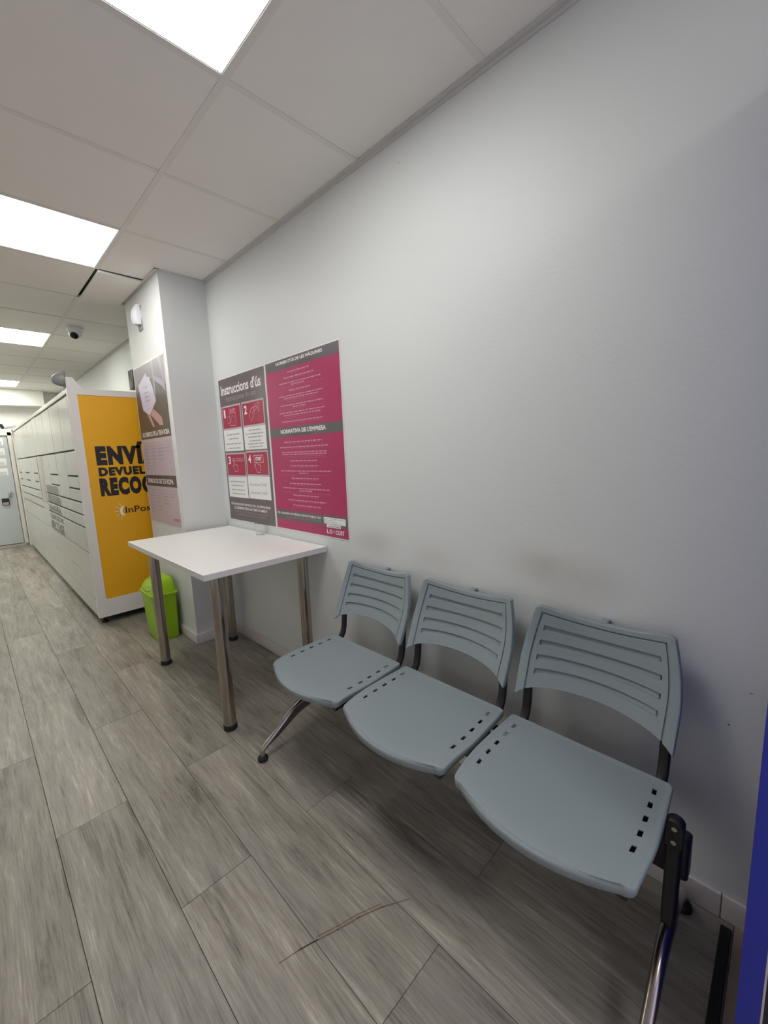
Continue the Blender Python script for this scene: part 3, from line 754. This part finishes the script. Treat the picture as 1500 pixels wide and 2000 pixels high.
p2 = thing('rules_poster', (-.002, 2.02, 1.37), 'magenta poster of house rules with grey bands, to the right of the instruction poster', 'poster', 'laundry posters')
b1 = obj('backing', MB().box(-.0035, -.0008, 1.681, 2.358, .887, 1.853), M['magenta'], p2, smooth=0)
for z0, z1 in ((1.798, 1.8528), (1.428, 1.481), (.942, 1.000)):
    a = MB(); rect(a, WALL, .0037, -2.357, -1.682, z0, z1); obj('grey_band', a, M['postergrey2'], p2, smooth=0, recalc=False)
text("NORMES D'\u00daS DE LES M\u00c0QUINES", 'lettering', M['whiteprint'], b1, WALL, .0042, -2.243, -1.810, 1.822, 1.846, .03)
text('NORMAS DE USO DE LAS M\u00c1QUINAS', 'lettering', M['inkgrey'], b1, WALL, .0042, -2.144, -1.911, 1.806, 1.816, .0)
text("NORMATIVA DE L'EMPRESA", 'lettering', M['whiteprint'], b1, WALL, .0042, -2.241, -1.814, 1.446, 1.470, .03)
text('NORMATIVA DE LA EMPRESA', 'lettering', M['inkgrey'], b1, WALL, .0042, -2.121, -1.935, 1.432, 1.441, .0)
text('PER A QUALSEVOL INCID\u00c8NCIA CONTACTI AMB EL TELF.:', 'lettering', M['whiteprint'], b1, WALL, .0042, -2.342, -1.900, .972, .990, .02)
text('PARA CUALQUIER INCIDENCIA CONTACTE CON EL TELF.:', 'lettering', M['dimprint'], b1, WALL, .0042, -2.256, -1.903, .954, .967, .0)
text('L', 'lettering', M['whiteprint'], b1, WALL, .0042, -1.856, -1.838, .903, .926, .03)
text('O', 'lettering', M['whiteprint'], b1, WALL, .0042, -1.834, -1.812, .903, .926, .03)
text('W', 'lettering', M['pink'], b1, WALL, .0042, -1.808, -1.786, .903, .926, .0)
text('COST', 'lettering', M['whiteprint'], b1, WALL, .0042, -1.782, -1.712, .903, .926, .03)
hi = MB(); lo = MB()
L1 = [(2.132, 1.924, 1.776), (2.165, 1.890, 1.748), (2.220, 1.833, 1.720), (2.10, 1.98, 1.707), (2.129, 1.926, 1.678), (2.230, 1.821, 1.650), (2.18, 1.86, 1.637), (2.223, 1.826, 1.600), (2.10, 1.98, 1.588), (2.239, 1.814, 1.560), (2.19, 1.85, 1.546), (2.218, 1.835, 1.511),
      (2.214, 1.852, 1.397), (2.262, 1.806, 1.368), (2.241, 1.818, 1.339), (2.241, 1.818, 1.327), (2.161, 1.905, 1.291), (2.162, 1.901, 1.262), (2.268, 1.792, 1.233), (2.08, 1.99, 1.221), (2.161, 1.902, 1.192), (2.181, 1.883, 1.162), (2.256, 1.804, 1.134), (2.09, 1.97, 1.122), (2.153, 1.910, 1.095), (2.212, 1.849, 1.065), (2.163, 1.898, 1.037)]
for i, (a, b2, v) in enumerate(L1): dashes(hi, WALL, .0042, -a, -b2, v, .0065, 50+i)
L2 = [(2.11, 1.95, 1.768), (2.15, 1.90, 1.740), (2.233, 1.816, 1.697), (2.10, 1.95, 1.670), (2.17, 1.86, 1.626), (2.15, 1.88, 1.616), (2.23, 1.82, 1.577), (2.18, 1.85, 1.536), (2.16, 1.87, 1.526), (2.19, 1.86, 1.502),
      (2.19, 1.87, 1.388), (2.22, 1.84, 1.359), (2.22, 1.84, 1.316), (2.21, 1.83, 1.307), (2.14, 1.92, 1.283), (2.15, 1.91, 1.254), (2.26, 1.80, 1.210), (2.15, 1.91, 1.184), (2.15, 1.91, 1.153), (2.26, 1.80, 1.111), (2.13, 1.92, 1.087), (2.19, 1.87, 1.057), (2.14, 1.91, 1.028)]
for i, (a, b2, v) in enumerate(L2): dashes(lo, WALL, .0042, -a, -b2, v, .0035, 150+i)
tag(obj('rule_print', hi, M['pink'], p2, smooth=0, recalc=False), kind='stuff')
M['rose'] = mat('rose_print', srgb(198, 96, 130), .4)
tag(obj('fine_print', lo, M['rose'], p2, smooth=0, recalc=False), kind='stuff')
st = MB().bevelbox(-.0046, -.0036, 1.697, 1.878, .955, .990, .0004, 1); stk = obj('sticker', st, M['paper'], p2, smooth=0)
st = MB().bevelbox(-.0050, -.0040, 1.738, 1.856, .936, .953, .0004, 1); stk2 = obj('sticker', st, M['paper'], p2, smooth=0)
mb = MB()
for i, (a, b2, v) in enumerate([(1.872, 1.705, .983), (1.872, 1.78, .974), (1.872, 1.77, .964)]): dashes(mb, WALL, .0049, -a, -b2, v, .0035, 300+i)
tag(obj('sticker_print', mb, M['dimprint'], stk, smooth=0, recalc=False), kind='stuff')
text('Low Cost Terrassa', 'lettering', M['ink'], stk2, WALL, .0053, -1.836, -1.742, .939, .950, .01)
for t_, (ya, yb, za, zb) in ((p1, (2.372, 3.004, .878, 1.858)), (p2, (1.675, 2.364, .880, 1.859))):
    obj('border', MB().box(-.0022, -.0006, ya, yb, za, zb), M['paper'], t_, smooth=0)

# pillar poster
PIL = (Vector((-.3, 0, 0)), Vector((0, -1, 0)), Vector((0, 0, 1)), Vector((-1, 0, 0)))
p3 = thing('symbols_poster', (-.302, 3.46, 1.43), 'tall lilac poster of care symbols with a photo of a hand and fabric tag', 'poster')
bk = obj('backing', MB().box(-.3035, -.3008, 3.130, 3.800, .846, 2.018), M['lilac'], p3, smooth=0)
obj('border', MB().box(-.3022, -.3006, 3.123, 3.807, .838, 2.026), M['paper'], p3, smooth=0)
def flat(name, m, pts, off, parent): mb = MB(); poly(mb, PIL, off, [(-a, b2) for a, b2 in pts]); return obj(name, mb, m, parent, smooth=0, recalc=False)
ph = flat('photo', M['brownish'], [(3.799, 1.53), (3.131, 1.53), (3.131, 2.017), (3.799, 2.017)], .0037, p3)
flat('photo_top', M['phototop'], [(3.799, 1.885), (3.40, 1.90), (3.131, 1.83), (3.131, 2.017), (3.799, 2.017)], .0039, ph)
flat('cloth', M['clothprint'], [(3.379, 2.015), (3.352, 2.01), (3.342, 1.885), (3.356, 1.744), (3.373, 1.8), (3.378, 1.891)], .0041, ph)
flat('cloth', M['clothprint'], [(3.36, 1.912), (3.328, 1.872), (3.201, 1.822), (3.147, 1.778), (3.150, 1.844), (3.259, 1.885)], .0041, ph)
flat('cloth', M['clothprint'], [(3.238, 2.016), (3.204, 2.013), (3.142, 1.868), (3.149, 1.846), (3.175, 1.873)], .0042, ph)
flat('finger', M['skinprint'], [(3.624, 1.723), (3.559, 1.701), (3.514, 1.659), (3.445, 1.566), (3.488, 1.569), (3.582, 1.668), (3.653, 1.703)][::-1], .0043, ph)
flat('finger', M['skinprint'], [(3.441, 1.695), (3.35, 1.656), (3.279, 1.623), (3.258, 1.565), (3.334, 1.57), (3.438, 1.624), (3.506, 1.655)], .0043, ph)
flat('fabric_tag', M['tagprint'], [(3.513, 1.955), (3.502, 1.927), (3.454, 1.92), (3.397, 1.839), (3.357, 1.741), (3.514, 1.659), (3.562, 1.666), (3.665, 1.701), (3.72, 1.888)][::-1], .0045, ph)
mb = MB()
for i, (a, b2, v) in enumerate([(3.60, 3.52, 1.86), (3.58, 3.50, 1.82), (3.58, 3.48, 1.79), (3.57, 3.47, 1.76)]): dashes(mb, PIL, .0047, -a, -b2, v, .008, 400+i, .02)
tag(obj('tag_print', mb, M['inkgrey'], ph, smooth=0, recalc=False), kind='stuff')
flat('title_band', M['brownish'], [(3.799, 1.486), (3.131, 1.486), (3.131, 1.562), (3.799, 1.562)], .0040, p3)
flat('title_band', M['brownish'], [(3.799, 1.130), (3.131, 1.130), (3.131, 1.212), (3.799, 1.212)], .0040, p3)
text('ELS S\u00cdMBOLS DE LA TEVA ROBA', 'lettering', M['whiteprint'], bk, PIL, .0046, -3.75, -3.16, 1.502, 1.545, .02)
text('S\u00cdMBOLOS DE TU ROPA', 'lettering', M['whiteprint'], bk, PIL, .0046, -3.76, -3.19, 1.150, 1.195, .02)
mb = MB(); k = 500
for z0, rows in ((1.455, 8), (1.10, 7)):
    for c, (a, b2) in enumerate(((3.76, 3.63), (3.59, 3.48), (3.44, 3.31), (3.28, 3.17))):
        stroke(mb, PIL, .0042, [(-a, z0), (-b2, z0), (-b2, z0-.022), (-a, z0-.022), (-a, z0)], .0025)
        for r_ in range(rows-c*2 if c else rows-1):
            k += 1; dashes(mb, PIL, .0042, -a, -b2+rnd.uniform(-.04, 0), z0-.045-.026*r_, .008, k, .008)
tag(obj('symbol_print', mb, M['dimprint'], p3, smooth=0, recalc=False), kind='stuff')
text('LOWCOST', 'lettering', M['rose'], bk, PIL, .0042, -3.27, -3.15, .885, .905, .02)

# ================================================================== ENTRANCE DOOR LEAF (blue, seen edge-on)
dr = tag(thing('door_2', (-.22, .08, 0), None, None), kind='structure')
obj('leaf', MB().box(-.42, -.02, .070, .1035, .012, 2.10), M['blue'], dr, smooth=0)
obj('white_seal', MB().box(-.4195, -.02, .0665, .0698, .012, 2.10), M['sealwhite'], dr, smooth=0)
obj('dark_profile', MB().box(-.40, -.02, .02, .0663, .012, 2.10), M['doordark'], dr, smooth=0)

# ================================================================== FAR DOOR
fd = tag(thing('door_1', (-1.15, 9.18, 0), None, None), kind='structure')
fp = obj('door_panel', MB().bevelbox(-1.62, -.768, 9.15, 9.18, .055, 1.80, .004, 1), M['doorblue'], fd, smooth=0)
obj('door_frame', MB().box(-.760, -.712, 9.13, 9.199, .045, 1.86).box(-1.68, -1.63, 9.13, 9.199, .045, 1.86).box(-1.68, -.712, 9.13, 9.199, 1.81, 1.86), M['lockwhite'], fd, smooth=0)
obj('door_handle', MB().bevelbox(-.865, -.825, 9.12, 9.1499, .83, .92, .008, 2), M['screw'], fd, smooth=40)
cr = obj('card_reader', MB().bevelbox(-.955, -.865, 9.125, 9.1499, .70, .81, .006, 1), M['ink'], fd, smooth=30)
obj('reader_screen', MB().box(-.945, -.875, 9.122, 9.1249, .705, .745), M['threshold'], cr, smooth=0)
DR = (Vector((0, 9.15, 0)), Vector((1, 0, 0)), Vector((0, 0, 1)), Vector((0, -1, 0)))
for i, z in enumerate((1.72, 1.56, 1.40, 1.24)):
    mb = MB(); 
    mb.box(-1.12, -.82, 9.1465, 9.1498, z-.06, z+.05)
    nt_ = obj('notice', mb, M['paper'], fp, smooth=0)
    a = MB()
    for r_ in range(3): dashes(a, DR, .0042, -1.08, -.84, z-.01-.018*r_, .008, 700+i*5+r_)
    tag(obj('notice_print', a, M['inkgrey'], fd, smooth=0, recalc=False), kind='stuff')

# ================================================================== WEAR
M['scuff'] = mat('brown_scuff', srgb(118, 104, 92), .6, noise=.2, nscale=60)
FLR = (Vector((0, 0, 0)), Vector((1, 0, 0)), Vector((0, 1, 0)), Vector((0, 0, 1)))
arc = [(-.913, .971), (-.859, .957), (-.812, .94), (-.757, .918), (-.697, .898), (-.633, .869), (-.56, .823)]
mb = MB(); stroke(mb, FLR, .0006, arc[1:], .0035); stroke(mb, FLR, .0006, [(a+.004, b2+.008) for a, b2 in arc[2:6]], .002); stroke(mb, FLR, .0006, arc[:3], .0018)
tag(obj('scuff_mark', mb, M['scuff'], floor, smooth=0, recalc=False), kind='stuff')
mb = MB()
for y, z, a, b2 in ((1.267, 2.415, .008, .003), (.136, .681, .010, .003), (.174, .577, .006, .006), (1.02, .775, .004, .003)):
    mb.quad((-.0006, y-a/2, z), (-.0006, y, z-b2/2), (-.0006, y+a/2, z+.001), (-.0006, y, z+b2/2))
wr = bpy.data.objects['wall_right']
tag(obj('wall_chip', mb, M['scuff'], wr, smooth=0, recalc=False), kind='stuff')
